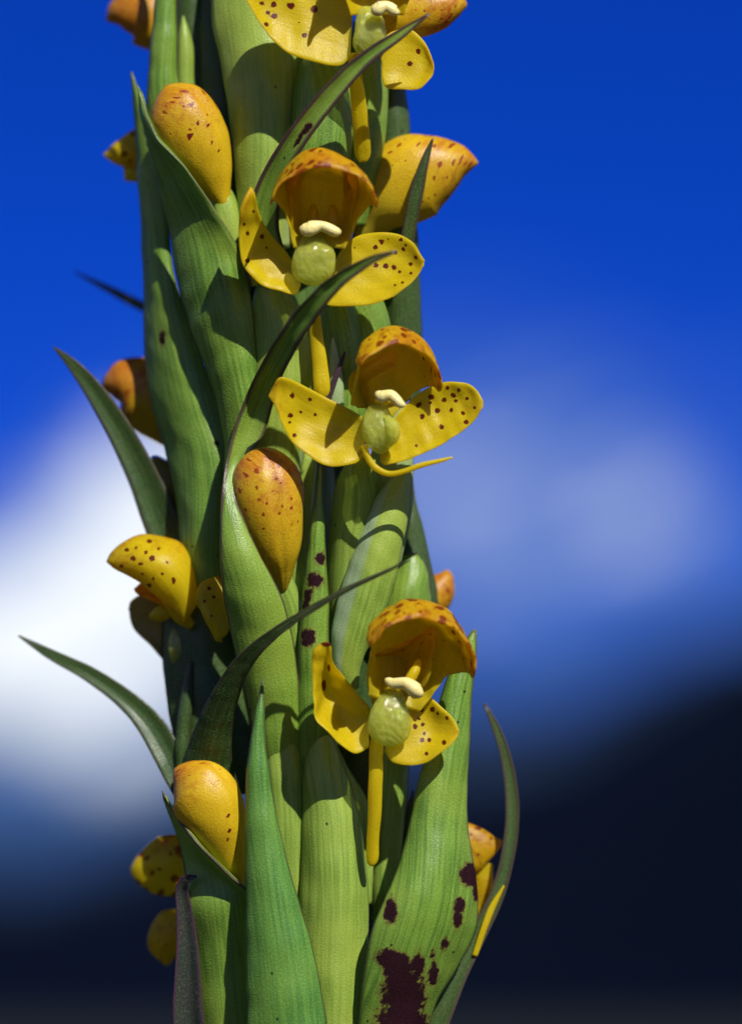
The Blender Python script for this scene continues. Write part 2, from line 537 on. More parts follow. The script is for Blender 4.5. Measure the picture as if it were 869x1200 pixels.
def lip_mat(name, base=(0.50, 0.54, 0.07), rough=0.06):
    mt = bpy.data.materials.new(name)
    mt.use_nodes = True
    T = NT(mt.node_tree)
    vl, rnd = uvmap(T, 1, 1)
    fine = T.n('ShaderNodeTexNoise', Vector=vl, Scale=17.0, Detail=4.0, Roughness=0.65)
    cell = T.n('ShaderNodeTexVoronoi', {'voronoi_dimensions': '2D', 'feature': 'SMOOTH_F1'}, Vector=vl, Scale=15.0)
    c = T.mix(fine.outputs[0], base, (base[0] * 1.25, base[1] * 1.15, base[2] * 1.6))
    b = T.n('ShaderNodeBump', Height=T.m('ADD', T.m('MULTIPLY', cell.outputs[0], 0.9), T.m('MULTIPLY', fine.outputs[0], 0.5)), Strength=0.6, Distance=0.0003)
    p = T.n('ShaderNodeBsdfPrincipled', Base_Color=c, Roughness=rough, Normal=b.outputs[0])
    p.inputs['Subsurface Weight'].default_value = 0.9
    p.inputs['Subsurface Radius'].default_value = (1.0, 1.0, 0.3)
    p.inputs['Subsurface Scale'].default_value = 0.0025
    p.inputs['Specular IOR Level'].default_value = 0.6
    p.inputs['Coat Weight'].default_value = 1.0
    p.inputs['Coat Roughness'].default_value = 0.05
    T.t.links.new(b.outputs[0], p.inputs['Coat Normal'])
    clear = T.n('ShaderNodeBsdfTransparent', Color=(0.86, 0.88, 0.42))
    mx = T.n('ShaderNodeMixShader', i0=0.5, i1=p.outputs[0], i2=clear.outputs[0])
    o = T.n('ShaderNodeOutputMaterial')
    T.t.links.new(mx.outputs[0], o.inputs[0])
    return mt


def cream_mat(name):
    mt = bpy.data.materials.new(name)
    mt.use_nodes = True
    T = NT(mt.node_tree)
    vl, _ = uvmap(T, 1, 1)
    n = T.n('ShaderNodeTexNoise', Vector=vl, Scale=25.0, Detail=3.0)
    c = T.mix(n.outputs[0], (0.66, 0.55, 0.16), (0.80, 0.72, 0.34))
    b = T.n('ShaderNodeBump', Height=n.outputs[0], Strength=0.4, Distance=0.0002)
    p = T.n('ShaderNodeBsdfPrincipled', Base_Color=c, Roughness=0.45, Normal=b.outputs[0])
    p.inputs['Subsurface Weight'].default_value = 0.4
    p.inputs['Subsurface Radius'].default_value = (1.0, 0.8, 0.3)
    p.inputs['Subsurface Scale'].default_value = 0.0008
    o = T.n('ShaderNodeOutputMaterial')
    T.t.links.new(p.outputs[0], o.inputs[0])
    return mt


def land_mat(name, a, b, scale):
    mt = bpy.data.materials.new(name)
    mt.use_nodes = True
    T = NT(mt.node_tree)
    tc = T.n('ShaderNodeTexCoord')
    n = T.n('ShaderNodeTexNoise', Vector=tc.outputs['Object'], Scale=scale, Detail=6.0, Roughness=0.6)
    c = T.mix(T.step(n.outputs[0], 0.35, 0.65), a, b)
    p = T.n('ShaderNodeBsdfPrincipled', Base_Color=c, Roughness=0.95)
    p.inputs['Specular IOR Level'].default_value = 0.1
    o = T.n('ShaderNodeOutputMaterial')
    T.t.links.new(p.outputs[0], o.inputs[0])
    return mt


M['bract'] = green_mat('bract_green', (0.10, 0.22, 0.024), (0.22, 0.385, 0.042), (0.31, 0.44, 0.05), margin_w=0.034, margin=(0.075, 0.02, 0.04))
M['light'] = green_mat('pale_green', (0.22, 0.37, 0.045), (0.38, 0.54, 0.08), (0.46, 0.57, 0.08), margin_w=0.008, margin=(0.2, 0.2, 0.1), transl=0.36)
M['dark'] = green_mat('deep_shaded_green', (0.022, 0.055, 0.014), (0.045, 0.10, 0.022), (0.06, 0.105, 0.024), margin_w=0.03, margin=(0.07, 0.05, 0.03))  # deep green, with shade on side and back bracts put into the colour
M['blue'] = green_mat('blue_green', (0.07, 0.21, 0.035), (0.14, 0.32, 0.05), (0.19, 0.36, 0.05), margin_w=0.03)
M['purple'] = green_mat('purple_green', (0.02, 0.035, 0.035), (0.035, 0.045, 0.04), (0.05, 0.035, 0.045), margin_w=0.02, margin=(0.09, 0.03, 0.07))
M['stem'] = green_mat('stem_green', (0.06, 0.13, 0.02), (0.10, 0.2, 0.03), (0.14, 0.22, 0.03), margin_w=0.0001)
M['petal'] = petal_mat('petal_yellow')
M['bud'] = petal_mat('bud_gold', yellow=(0.66, 0.43, 0.008), orange=(0.47, 0.15, 0.008), transl=0.2, spot_scale=6.5)
M['sepal_shade'] = petal_mat('sepal_shaded', yellow=(0.28, 0.2, 0.02), orange=(0.2, 0.08, 0.01), transl=0.1)  # shaded copy of the petal colours, the shade painted in
M['lip'] = lip_mat('lip_green')
M['cream'] = cream_mat('cream')
M['ground'] = land_mat('meadow', (0.016, 0.022, 0.018), (0.03, 0.034, 0.022), 3.0)
M['hill'] = land_mat('dark_forest_hill', (0.015, 0.025, 0.04), (0.025, 0.04, 0.05), 0.02)
M['far_hill'] = land_mat('far_hazy_hill', (0.012, 0.028, 0.07), (0.018, 0.038, 0.085), 0.01)  # blue of distant haze is put into the hill colour


# ------------------------------------------------------------------ setting
def struct(o):
    o['kind'] = 'structure'
    return o


def ring_land(name, rings, azs, hfun, mat):
    V, F = [], []
    na = len(azs)
    for r in rings:
        for a in azs:
            V.append((r * math.sin(a), r * math.cos(a), hfun(r, a)))
    for i in range(len(rings) - 1):
        for j in range(na):
            p, q = i * na + j, i * na + (j + 1) % na
            F.append((p, q, q + na, p + na))
    me = bpy.data.meshes.new(name)
    me.from_pydata(V, [], F)
    me.polygons.foreach_set('use_smooth', [True] * len(F))
    me.materials.append(mat)
    o = bpy.data.objects.new(name, me)
    COL.objects.link(o)
    return struct(o)


AZS = [math.radians(360 * i / 720) for i in range(720)]
ground = ring_land('ground', [0.02, 0.3, 1, 3, 8, 20, 60, 150, 400, 1000, 3000, 9000], AZS[::6],
                   lambda r, a: 0.0 if r < 5 else -0.0002 * r, M['ground'])


def ridge(a):
    d = math.degrees(a)
    d = d - 360 if d > 180 else d
    e = 3.35 + 0.30 * d + 0.016 * d * d + 0.12 * math.sin(d * 1.9 + 0.6) + 0.07 * math.sin(d * 4.3)
    if abs(d) > 6:
        base = 3.35 + 0.30 * math.copysign(6, d) + 0.576
        k = min((abs(d) - 6) / 12, 1)
        e = base * (1 - k) + (3.6 + 1.3 * math.sin(d * 0.11) + 0.6 * math.sin(d * 0.37 + 1)) * k
    return max(e, 1.2)


def hill_h(r, a):
    k = min(max((r - 430) / 370, 0), 1)
    k = k * k * (3 - 2 * k)
    top = 800 * math.tan(math.radians(ridge(a)))
    bumps = 3.0 * math.sin(a * 60 + r * 0.02) * k * (1 if r < 790 else 0)
    h = top * k + bumps - 1.0
    if r > 820:
        h = top * max(1 - (r - 820) / 900, -0.1)
    return h


ring_land('hills', [430, 445, 465, 500, 535, 570, 640, 700, 750, 800, 830, 1000, 1400, 1800], AZS, hill_h, M['hill'])



def far_h(r, a):
    e = ridge(a) + 0.45 + 0.25 * math.sin(a * 41 + 1.0) + 0.12 * math.sin(a * 97)
    k = min(max((r - 1900) / 700, 0), 1)
    k = k * k * (3 - 2 * k)
    return 2600 * math.tan(math.radians(e)) * (k if r < 2650 else max(1 - (r - 2650) / 900, -0.1)) - 20 * (1 - k)


ring_land('far_hills', [1900, 2050, 2200, 2350, 2500, 2600, 2700, 3000, 3600], AZS, far_h, M['far_hill'])


def shade_cloud(cx, cy, cz, rx, ry, rz):
    rg = np.random.default_rng(5)
    nu, nv = 96, 40
    th = np.linspace(0, 2 * math.pi, nu, endpoint=False)[None, :]
    ph = np.linspace(-math.pi / 2 + 0.02, math.pi / 2 - 0.02, nv)[:, None]
    d = np.stack([np.cos(ph) * np.cos(th), np.cos(ph) * np.sin(th), np.sin(ph) + 0 * th], axis=-1)
    k = 1 + 0 * d[..., 0]
    for f in (2.0, 3.5, 6.0, 9.0, 14.0):
        for q in range(3):
            w = rg.normal(size=3)
            k += 0.10 / f * 2.2 * np.abs(np.sin(d @ w * f + rg.uniform(0, 6)))
    P = d * k[..., None] * np.array([rx, ry, rz])
    P[..., 2] = np.where(P[..., 2] < 0, P[..., 2] * 0.35, P[..., 2])
    F = [(i * nu + j, i * nu + (j + 1) % nu, (i + 1) * nu + (j + 1) % nu, (i + 1) * nu + j) for i in range(nv - 1) for j in range(nu)]
    F += [tuple(range(nu - 1, -1, -1)), tuple((nv - 1) * nu + j for j in range(nu))]
    me = bpy.data.meshes.new('shade_cloud')
    me.from_pydata((P.reshape(-1, 3)).tolist(), [], F)
    me.polygons.foreach_set('use_smooth', [True] * len(F))
    mt = bpy.data.materials.new('shade_cloud_white')
    mt.use_nodes = True
    mt.node_tree.nodes['Principled BSDF'].inputs['Base Color'].default_value = (0.85, 0.86, 0.88, 1)
    mt.node_tree.nodes['Principled BSDF'].inputs['Roughness'].default_value = 1.0
    me.materials.append(mt)
    o = bpy.data.objects.new('shade_cloud', me)
    o.location = (cx, cy, cz)
    COL.objects.link(o)
    return struct(o)


SHADE_CLOUD_H = 430.0
shade_cloud(-math.sin(SUN_AZ) * SHADE_CLOUD_H / math.tan(SUN_EL), 565 - math.cos(SUN_AZ) * SHADE_CLOUD_H / math.tan(SUN_EL), SHADE_CLOUD_H + 30, 420, 310, 70)  # added out of view to keep the hills in shadow

# ------------------------------------------------------------------ the orchid
plant = bpy.data.objects.new('orchid', None)
COL.objects.link(plant)
base_y = 600 + (CAM_H + D * math.sin(PITCH)) / (S * math.cos(PITCH))
foot = unproj(np.array([372.0, base_y, 0.0]))
foot[2] = 0.0
plant.location = Vector(foot)
WORLD[plant.name] = foot
plant['label'] = 'orchid spike with red-spotted yellow hooded flowers between pointed green bracts'
plant['category'] = 'orchid'


def axis(y):
    return 338 + 26 * y / 1200.0


tube('stem', [(330, -420, -5, 4, 4), (333, -260, 0, 16, 16), (338, 0, 0, 34, 30), (352, 600, 0, 42, 36), (364, 1200, 0, 44, 38),
              (368, 1700, 0, 38, 38), (372, 3200, 0, 34, 34), (372, base_y - 60, 0, 38, 38), (372, base_y + 20, 0, 42, 42)],
     M['stem'], plant, nr=120, ns=20, crumple=1.2)


def ovary(pts, mat='light', **kw):
    kw.setdefault('ribs', 6)
    kw.setdefault('ribamp', 0.03)
    return tube('ovary', pts, M[mat], plant, **kw)


# ---- bracts and leaves that complete the spike round the back, above and below the picture
def round_bract(y0, az, length, width, out, parent=plant, r0=34, mat='bract', r1=80, nr=24, nc=9):
    a = math.radians(az)
    g = []
    for t in np.linspace(0, 1, 8):
        r = r0 + (r1 - r0) * math.sin(min(t * 1.6, 1) * math.pi / 2) + out * max(t - 0.55, 0) ** 2 * 4
        w = width * (0.55 + 0.9 * t) * (1 - t) ** 0.75 + 0.8
        row = []
        for s in (-1, -0.5, 0, 0.5, 1):
            ang = a + s * w / max(r, 30)
            rr = r - 4 * s * s
            y = y0 - length * t + out * 0.3 * max(t - 0.8, 0)
            row.append((axis(min(y0, 1500)) + rr * math.sin(ang), y, rr * math.cos(ang)))
        g.append(row)
    return sheet('bract', g, M[mat], parent, thick=6, nr=nr, nc=nc, crumple=1.0)


rb = random.Random(3)
k = 0
for y0 in range(1520, -260, -62):                 # round the back of the spike
    for az in (150, 205):
        round_bract(y0 + rb.uniform(-15, 15), az + (k % 5) * 11 - 20 + rb.uniform(-8, 8), rb.uniform(210, 270), 42, rb.uniform(-5, 60), r1=rb.uniform(70, 95))
        k += 1
for i, (y0, az) in enumerate([(40, -60), (20, 75), (-40, 10), (-70, -110), (-90, 120), (-120, -30), (-150, 60), (-190, 170), (-200, -80), (-230, 20), (-250, 110)]):
    s = 1 - i * 0.05
    round_bract(y0 - 60, az, 190 * s, 34 * s, 20, r0=26 * s, r1=62 * s)
for y0, az in [(1560, 0), (1500, 70), (1520, -75), (1640, 130), (1680, -140), (1720, 35), (1780, -50)]:
    round_bract(y0, az, 260, 44, 40)
for i, (y0, az, ln) in enumerate([(2300, 30, 520), (2700, 200, 600), (3200, 330, 750), (3700, 120, 900), (4200, 250, 1100), (4600, 20, 1200), (4800, 150, 1150)]):
    lf = round_bract(y0, az, ln, 90, 160, r0=38, r1=120, nr=40, nc=13)
    lf.name = 'leaf'

# ---- far and back pieces in view
# behind left
blade([(200, 372, -160, 7), (165, 358, -160, 6), (130, 340, -160, 4), (88, 319, -160, 1)], plant, mat=M['dark'])
# right back bracts
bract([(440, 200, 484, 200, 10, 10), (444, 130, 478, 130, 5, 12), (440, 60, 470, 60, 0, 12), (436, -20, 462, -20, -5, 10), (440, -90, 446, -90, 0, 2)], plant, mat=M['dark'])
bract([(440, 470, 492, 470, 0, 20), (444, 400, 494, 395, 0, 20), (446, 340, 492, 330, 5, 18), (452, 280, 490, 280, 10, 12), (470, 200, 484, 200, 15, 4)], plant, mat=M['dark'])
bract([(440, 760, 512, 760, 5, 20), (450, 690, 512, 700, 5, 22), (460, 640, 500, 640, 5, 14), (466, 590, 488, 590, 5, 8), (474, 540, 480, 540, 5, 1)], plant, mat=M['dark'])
bract([(430, 760, 508, 745, 30, 22), (446, 700, 505, 692, 30, 22), (460, 668, 500, 664, 30, 12), (472, 648, 488, 648, 30, 4)], plant, mat=M['bract'])
# upper left pieces
bract([(172, 170, 240, 150, 10, 12), (172, 115, 212, 100, 15, 12), (176, 60, 208, 60, 15, 10), (182, 0, 207, 0, 10, 8), (192, -90, 198, -90, 0, 1)], plant, mat=M['bract'])
bract([(200, 130, 262, 130, -15, 12), (203, 60, 250, 60, -15, 12), (207, 0, 240, 0, -15, 10), (214, -80, 220, -80, -15, 1)], plant, mat=M['dark'])
bract([(206, 150, 232, 150, 5, 8), (206, 80, 228, 80, 2, 8), (208, 45, 224, 45, 2, 5), (213, 18, 216, 18, 0, 1)], plant, mat=M['light'])
bract([(226, 330, 300, 330, 0, 12), (230, 230, 300, 230, -5, 14), (228, 130, 296, 130, -8, 14), (228, 30, 280, 30, -10, 12), (240, -60, 262, -60, -10, 2)], plant, mat=M['dark'])
# large pale bract behind the uppermost flower
bract([(282, 300, 340, 290, 62, 18), (278, 230, 345, 225, 62, 26), (270, 150, 352, 150, 58, 30), (260, 80, 356, 80, 52, 30), (248, 10, 352, 0, 45, 26), (258, -80, 330, -90, 40, 16), (290, -150, 296, -150, 40, 1)], plant, mat=M['light'],
      attrs={'pale': lambda u, v, G: np.clip((u - 0.72) * 3, 0, 0.6) * (v < 0.5)})
ovary([(372, 260, 75, 26, 20), (374, 200, 78, 34, 28), (378, 140, 78, 36, 28), (380, 90, 70, 32, 24), (384, 50, 60, 16, 14), (386, 30, 55, 5, 5)], 'bract')
ovary([(404, 260, 40, 24, 20), (420, 190, 45, 26, 22), (428, 120, 45, 26, 22), (432, 70, 50, 18, 15), (434, 50, 55, 8, 8)], 'bract')
# bract in the left edge whose tip stands free
bract([(222, 690, 262, 690, 40, 14, 20), (212, 640, 264, 640, 42, 20, 26), (205, 580, 272, 580, 36, 24, 34), (192, 520, 273, 528, 30, 24, 44), (176, 470, 258, 480, 22, 22, 46),
       (169, 400, 232, 405, 14, 20, 40), (168, 320, 205, 325, 8, 14, 30), (163, 230, 196, 235, 2, 10, 24), (158, 150, 184, 160, 0, 6, 16), (155, 105, 164, 108, 0, 2, 6), (153, 84, 155, 84, 0, 0)], plant, mat=M['bract'], nr=90, nc=30,
      attrs={'pale': lambda u, v, G: np.clip((u - 0.8) * 4, 0, 0.8) * np.clip((0.5 - v) * 4, 0, 1)},
      blots=[(192, 396, 3.5, 7), (253, 520, 2.5), (254, 646, 2.5)])
# bract that holds the upper left bud
bract([(262, 560, 300, 560, 70, 10), (262, 510, 305, 505, 75, 14, 10), (244, 440, 302, 440, 78, 18, 20), (222, 380, 298, 380, 76, 22, 26), (206, 320, 290, 322, 70, 24, 30),
       (198, 265, 279, 290, 76, 12, 46), (184, 215, 252, 246, 82, 2, 52), (172, 165, 220, 200, 84, -3, 50), (164, 125, 182, 158, 80, -2, 34), (162, 100, 165, 106, 72, 0)], plant, mat=M['bract'], nr=80, nc=30)
# behind the first spur
bract([(288, 560, 350, 560, 72, 18), (286, 490, 368, 480, 74, 22), (290, 420, 374, 420, 76, 24), (294, 365, 366, 385, 78, 20), (300, 335, 340, 345, 80, 10), (306, 300, 318, 305, 80, 1)], plant, mat=M['light'],
      attrs={'pale': lambda u, v, G: np.clip((u - 0.86) * 7, 0, 1)})
ovary([(398, 520, 58, 24, 20), (398, 450, 62, 28, 24), (398, 390, 66, 26, 22), (394, 340, 72, 18, 16), (390, 310, 85, 10, 10)], 'bract')
ovary([(432, 520, 45, 28, 24), (432, 450, 48, 30, 24), (430, 380, 50, 26, 22), (424, 330, 60, 14, 14)], 'bract')
bract([(380, 500, 404, 500, 88, 6), (384, 450, 402, 450, 90, 6), (385, 415, 396, 415, 90, 3), (388, 395, 391, 395, 90, 0)], plant, mat=M['light'], attrs={'pale': lambda u, v, G: 0.8 + 0 * u})
blade([(384, 470, 100, 3), (394, 440, 104, 3), (402, 418, 106, 2), (404, 412, 106, 1)], plant, mat=M['purple'])
# centre: between bud and second flower
bract([(330, 720, 366, 720, 60, 12), (336, 640, 366, 640, 62, 12), (344, 580, 368, 580, 62, 10), (352, 530, 372, 530, 62, 6)], plant, mat=M['light'])
ovary([(410, 760, 66, 20, 18), (408, 700, 72, 24, 20), (412, 630, 80, 25, 22), (418, 570, 90, 24, 20), (428, 535, 105, 12, 12)], 'light')
bract([(352, 1000, 392, 1000, 56, 4), (348, 940, 392, 940, 70, 8), (345, 880, 392, 880, 84, 10), (348, 820, 390, 820, 92, 12), (350, 760, 386, 760, 96, 12), (354, 700, 385, 700, 98, 10), (361, 640, 381, 640, 100, 8), (368, 585, 379, 585, 100, 4), (375, 543, 376.5, 543, 98, 0)], plant, mat=M['bract'], nr=80, nc=26,
      blots=[(374, 655, 5, 6), (369, 680, 7, 8), (362, 697, 4, 6), (360, 711, 4, 6), (362, 748, 7, 9)])
bract([(396, 815, 420, 806, 92, 4), (390, 775, 424, 775, 96, 10), (389, 735, 443, 735, 98, 14), (399, 690, 460, 690, 98, 18), (414, 645, 470, 645, 96, 20), (430, 600, 479, 600, 92, 16), (452, 566, 480, 566, 88, 8), (474, 545, 481, 545, 86, 1)],
      plant, mat=M['light'], nr=70, nc=30, attrs={'pale': lambda u, v, G: np.clip((0.38 - u) * 9, 0, 1)})
bract([(420, 660, 470, 660, 60, 12), (426, 600, 482, 600, 62, 10), (430, 555, 484, 555, 64, 8), (440, 510, 482, 510, 66, 6), (458, 450, 470, 450, 66, 1)], plant, mat=M['light'], attrs={'pale': lambda u, v, G: 0.6 + 0 * u})
# dark sheet stands in for shade behind the left flower, plus a thin bract
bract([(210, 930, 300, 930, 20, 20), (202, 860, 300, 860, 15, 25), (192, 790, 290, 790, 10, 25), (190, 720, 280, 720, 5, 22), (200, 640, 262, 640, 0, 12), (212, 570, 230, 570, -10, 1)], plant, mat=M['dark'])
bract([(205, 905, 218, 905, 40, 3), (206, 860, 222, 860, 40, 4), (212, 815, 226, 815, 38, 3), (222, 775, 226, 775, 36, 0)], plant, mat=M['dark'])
# long curved bracts that cross in front
blade([(318, 330, 92, 26), (306, 270, 104, 21), (318, 215, 122, 15), (342, 170, 142, 13), (378, 122, 160, 12), (422, 74, 178, 9), (466, 42, 190, 6), (503, 16, 198, 1)], plant, fold=0.5, mat=M['bract'],
      blots=[(356, 155, 5, 4), (362, 147, 5, 4), (350, 165, 3), (347, 170, 2)])
bract([(316, 1000, 352, 1000, 50, 6), (306, 930, 352, 930, 64, 10), (300, 880, 352, 880, 82, 14), (284, 800, 350, 800, 98, 18), (270, 740, 342, 745, 112, 18), (261, 690, 328, 695, 128, 16), (258, 645, 304, 650, 136, 10), (258, 610, 287, 610, 134, 4), (260, 575, 277, 580, 126, -2),
       (265, 540, 287, 545, 112, -6), (275, 500, 309, 508, 112, -8), (290, 460, 322, 468, 122, -8), (311, 418, 336, 430, 158, -7), (343, 368, 362, 386, 196, -6), (384, 327, 396, 341, 230, -5), (428, 302, 434, 311, 252, -3), (463, 293, 465, 296, 262, 0)],
      plant, mat=M['bract'], nr=130, nc=26, thick=5)
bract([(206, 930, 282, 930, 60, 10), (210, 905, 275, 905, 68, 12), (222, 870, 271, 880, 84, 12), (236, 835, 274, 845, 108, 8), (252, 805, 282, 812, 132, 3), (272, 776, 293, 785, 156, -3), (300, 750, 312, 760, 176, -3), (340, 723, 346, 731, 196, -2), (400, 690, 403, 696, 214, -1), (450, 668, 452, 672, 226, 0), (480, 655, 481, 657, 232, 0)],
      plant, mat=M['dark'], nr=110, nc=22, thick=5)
# free blades on the left
blade([(216, 930, 40, 12), (200, 893, 35, 16), (180, 855, 28, 16), (150, 822, 20, 12), (105, 790, 10, 9), (60, 767, 4, 6), (22, 745, 0, 1)], plant, fold=0.4, mat=M['dark'])
blade([(215, 680, 0, 18), (192, 620, 0, 21), (168, 560, 0, 18), (140, 505, 0, 15), (108, 455, 0, 11), (82, 424, 0, 6), (63, 407, 0, 1)], plant, fold=0.35, tilt=0.15, mat=M['dark'])
# right edge
blade([(474, 300, 60, 8), (480, 265, 66, 8), (488, 225, 72, 8), (497, 190, 76, 5), (507, 162, 78, 1)], plant, fold=0.3, mat=M['dark'])
# lower foreground
bract([(332, 1520, 398, 1520, 46, 8), (288, 1330, 400, 1330, 118, 20), (289, 1200, 383, 1200, 132, 22), (288, 1110, 366, 1110, 136, 20), (288, 1040, 345, 1040, 138, 16), (287, 960, 326, 965, 138, 12), (290, 890, 314, 892, 136, 8), (297, 845, 310, 846, 134, 4), (303, 815, 309.5, 815, 132, 1), (307, 794, 308.5, 794, 130, 0)], plant, mat=M['blue'], nr=90, nc=28)
ovary([(335, 1130, 62, 26, 22), (334, 1050, 70, 28, 24), (334, 960, 76, 27, 24), (332, 890, 78, 24, 22), (328, 840, 74, 16, 16)], 'light')
bract([(346, 1500, 404, 1500, 42, 8), (350, 1330, 428, 1330, 92, 18), (350, 1200, 430, 1200, 96, 22), (350, 1110, 432, 1110, 96, 24), (352, 1040, 431, 1046, 96, 24), (354, 960, 421, 960, 94, 22), (355, 905, 405, 905, 92, 16), (362, 872, 392, 872, 90, 8), (371, 850, 380, 850, 90, 1)], plant, mat=M['light'], nr=80, nc=28)
bract([(385, 1060, 436, 1060, 66, 12), (384, 980, 438, 980, 66, 12), (380, 925, 430, 937, 68, 10), (376, 885, 405, 895, 72, 6), (372, 850, 384, 850, 76, 1)], plant, mat=M['light'], attrs={'blot': lambda u, v, G: np.clip((u - 0.95) * 20, 0, 0.7)})
bract([(436, 1080, 478, 1080, 50, 10), (436, 1010, 470, 1010, 52, 10), (440, 950, 474, 950, 50, 10), (444, 890, 478, 890, 48, 8), (452, 830, 472, 830, 46, 1)], plant, mat=M['light'])
blade([(470, 1060, 40, 8), (474, 1000, 40, 7), (480, 950, 40, 4), (484, 925, 40, 1)], plant, mat=M['dark'])
bract([(380, 1060, 480, 1060, 15, 10), (380, 960, 478, 960, 15, 14), (384, 890, 480, 885, 15, 14), (390, 820, 500, 815, 15, 14), (430, 740, 500, 740, 12, 12), (450, 660, 480, 660, 10, 2)], plant, mat=M['dark'])
# big lower right bract with purple stains
bract([(352, 1520, 412, 1520, 38, 8, -10), (404, 1330, 488, 1330, 96, 20, -20), (420, 1200, 505, 1195, 110, 24, -30), (425, 1150, 532, 1140, 114, 28, -40), (434, 1095, 556, 1095, 116, 32, -50), (450, 1055, 560, 1062, 116, 34, -46), (466, 1015, 555, 1015, 114, 30, -30),
       (479, 965, 547, 965, 110, 24, -16), (490, 915, 548, 915, 106, 20, -10), (505, 860, 550, 860, 102, 16, -6), (520, 805, 554, 808, 98, 10, -4), (536, 765, 558, 768, 94, 5), (553, 738, 558, 738, 92, 0)],
      plant, mat=M['bract'], nr=120, nc=50,
      blots=[(548, 1025, 11, 12), (556, 1038, 5, 16), (459, 1068, 7, 13), (536, 1060, 6, 8), (534, 1077, 5, 9), (455, 1122, 13, 9), (466, 1135, 15, 18), (472, 1165, 22, 28), (470, 1200, 26, 24), (488, 1130, 7, 12), (506, 1140, 5, 12), (519, 1106, 4, 6), (505, 1117, 3, 4)])
blade([(398, 1480, 40, 18), (458, 1310, 66, 24), (512, 1195, 66, 15), (545, 1122, 56, 11), (577, 1062, 46, 9), (594, 1005, 40, 8), (600, 945, 36, 8), (591, 882, 34, 6), (577, 845, 34, 4), (567, 824, 34, 1)], plant, fold=0.5, mat=M['dark'])
# lower left
blade([(326, 1520, 30, 14), (252, 1340, 52, 24), (222, 1200, 70, 18), (220, 1130, 78, 14), (217, 1075, 84, 10), (213, 1042, 90, 7), (218, 1030, 98, 5), (231, 1027, 104, 1)], plant, fold=0.6, mat=M['purple'])
bract([(322, 1510, 374, 1510, 36, 8), (250, 1330, 335, 1330, 58, 20), (236, 1200, 320, 1200, 66, 22), (228, 1120, 312, 1120, 70, 22), (220, 1060, 306, 1062, 84, 20), (214, 1005, 300, 1050, 94, 4, 46), (203, 965, 266, 1024, 100, -3, 56), (195, 942, 228, 984, 104, -4, 50), (190, 926, 197, 944, 100, 0)], plant, mat=M['bract'], nr=70, nc=28)

# ------------------------------------------------------------------ flowers and buds
def top_orange(a=0.45, g=2.2, mx=1.0):
    return {'orange': lambda u, v, G: np.clip((v - a) * g, 0, mx), 'vs': lambda u, v, G: np.clip((v - a) * 1.6, 0, 0.6), 'pale': lambda u, v, G: np.clip(0.35 - v * 2, 0, 1)}


def sepal(rows, parent, z=None, orange=0.0, name='side_sepal', mat='petal', pale=True, **kw):
    """rows from the flower's centre outwards: list of 5 (x, y, z) points across"""
    at = {'orange': (lambda u, v, G: np.clip((v - 0.75) * 3, 0, 0.7) * orange), 'vs': lambda u, v, G: 0 * u}
    if pale:
        at['pale'] = lambda u, v, G: np.clip(0.5 - v * 3.5, 0, 0.6)
    kw.setdefault('nr', 72)
    kw.setdefault('nc', 60)
    kw.setdefault('thick', 3.2)
    kw.setdefault('crumple', 1.8)
    return sheet(name, rows, M[mat], parent, attrs=at, **kw)


def across(a, b, za, zb, cup, n=5):
    """row of points between two outline points, sagging away from (or towards) the viewer"""
    return [(a[0] + (b[0] - a[0]) * t, a[1] + (b[1] - a[1]) * t, za + (zb - za) * t + cup * (1 - (2 * t - 1) ** 2)) for t in np.linspace(0, 1, n)]


def lip(cx, cy, cz, rx, ry, parent, tiltx=0.0, depth=11):
    pts = []
    for t, w in ((-1.25, 0.5), (-0.95, 0.74), (-0.5, 0.93), (0.0, 1.0), (0.4, 0.95), (0.74, 0.74), (0.93, 0.42), (1.0, 0.05)):
        pts.append((cx + tiltx * t * ry, cy + t * ry, cz - 6 * t * t, rx * w, depth * (0.5 + 0.5 * w)))
    return tube('lip', pts, M['lip'], parent, nr=40, ns=36, seams=[(math.pi / 2, 0.14, 0.5)], crumple=2.6)


def anther(p, q, z, r, parent, z2=None, dip=0.96):
    p, q = np.array(p, float), np.array(q, float)
    z2 = z if z2 is None else z2
    pts = []
    for t, w in ((0, 0.1), (0.05, 0.6), (0.2, 1.0), (0.36, 1.0), (0.5, dip), (0.64, 1.0), (0.82, 1.0), (0.95, 0.6), (1, 0.1)):
        c = p + (q - p) * t
        pts.append((c[0], c[1] + 2.5 * math.sin(t * 9), z + (z2 - z) * t, r * w * (1.08 - 0.25 * t), r * w * 0.9))
    a = tube('anther', pts, M['cream'], parent, nr=36, ns=20, crumple=2.4)
    return a


def spur(pts, parent, **kw):
    return blade(pts, parent, fold=-0.25, mat=M['petal'], name='spur', crumple=0.9, thick=5, **kw)


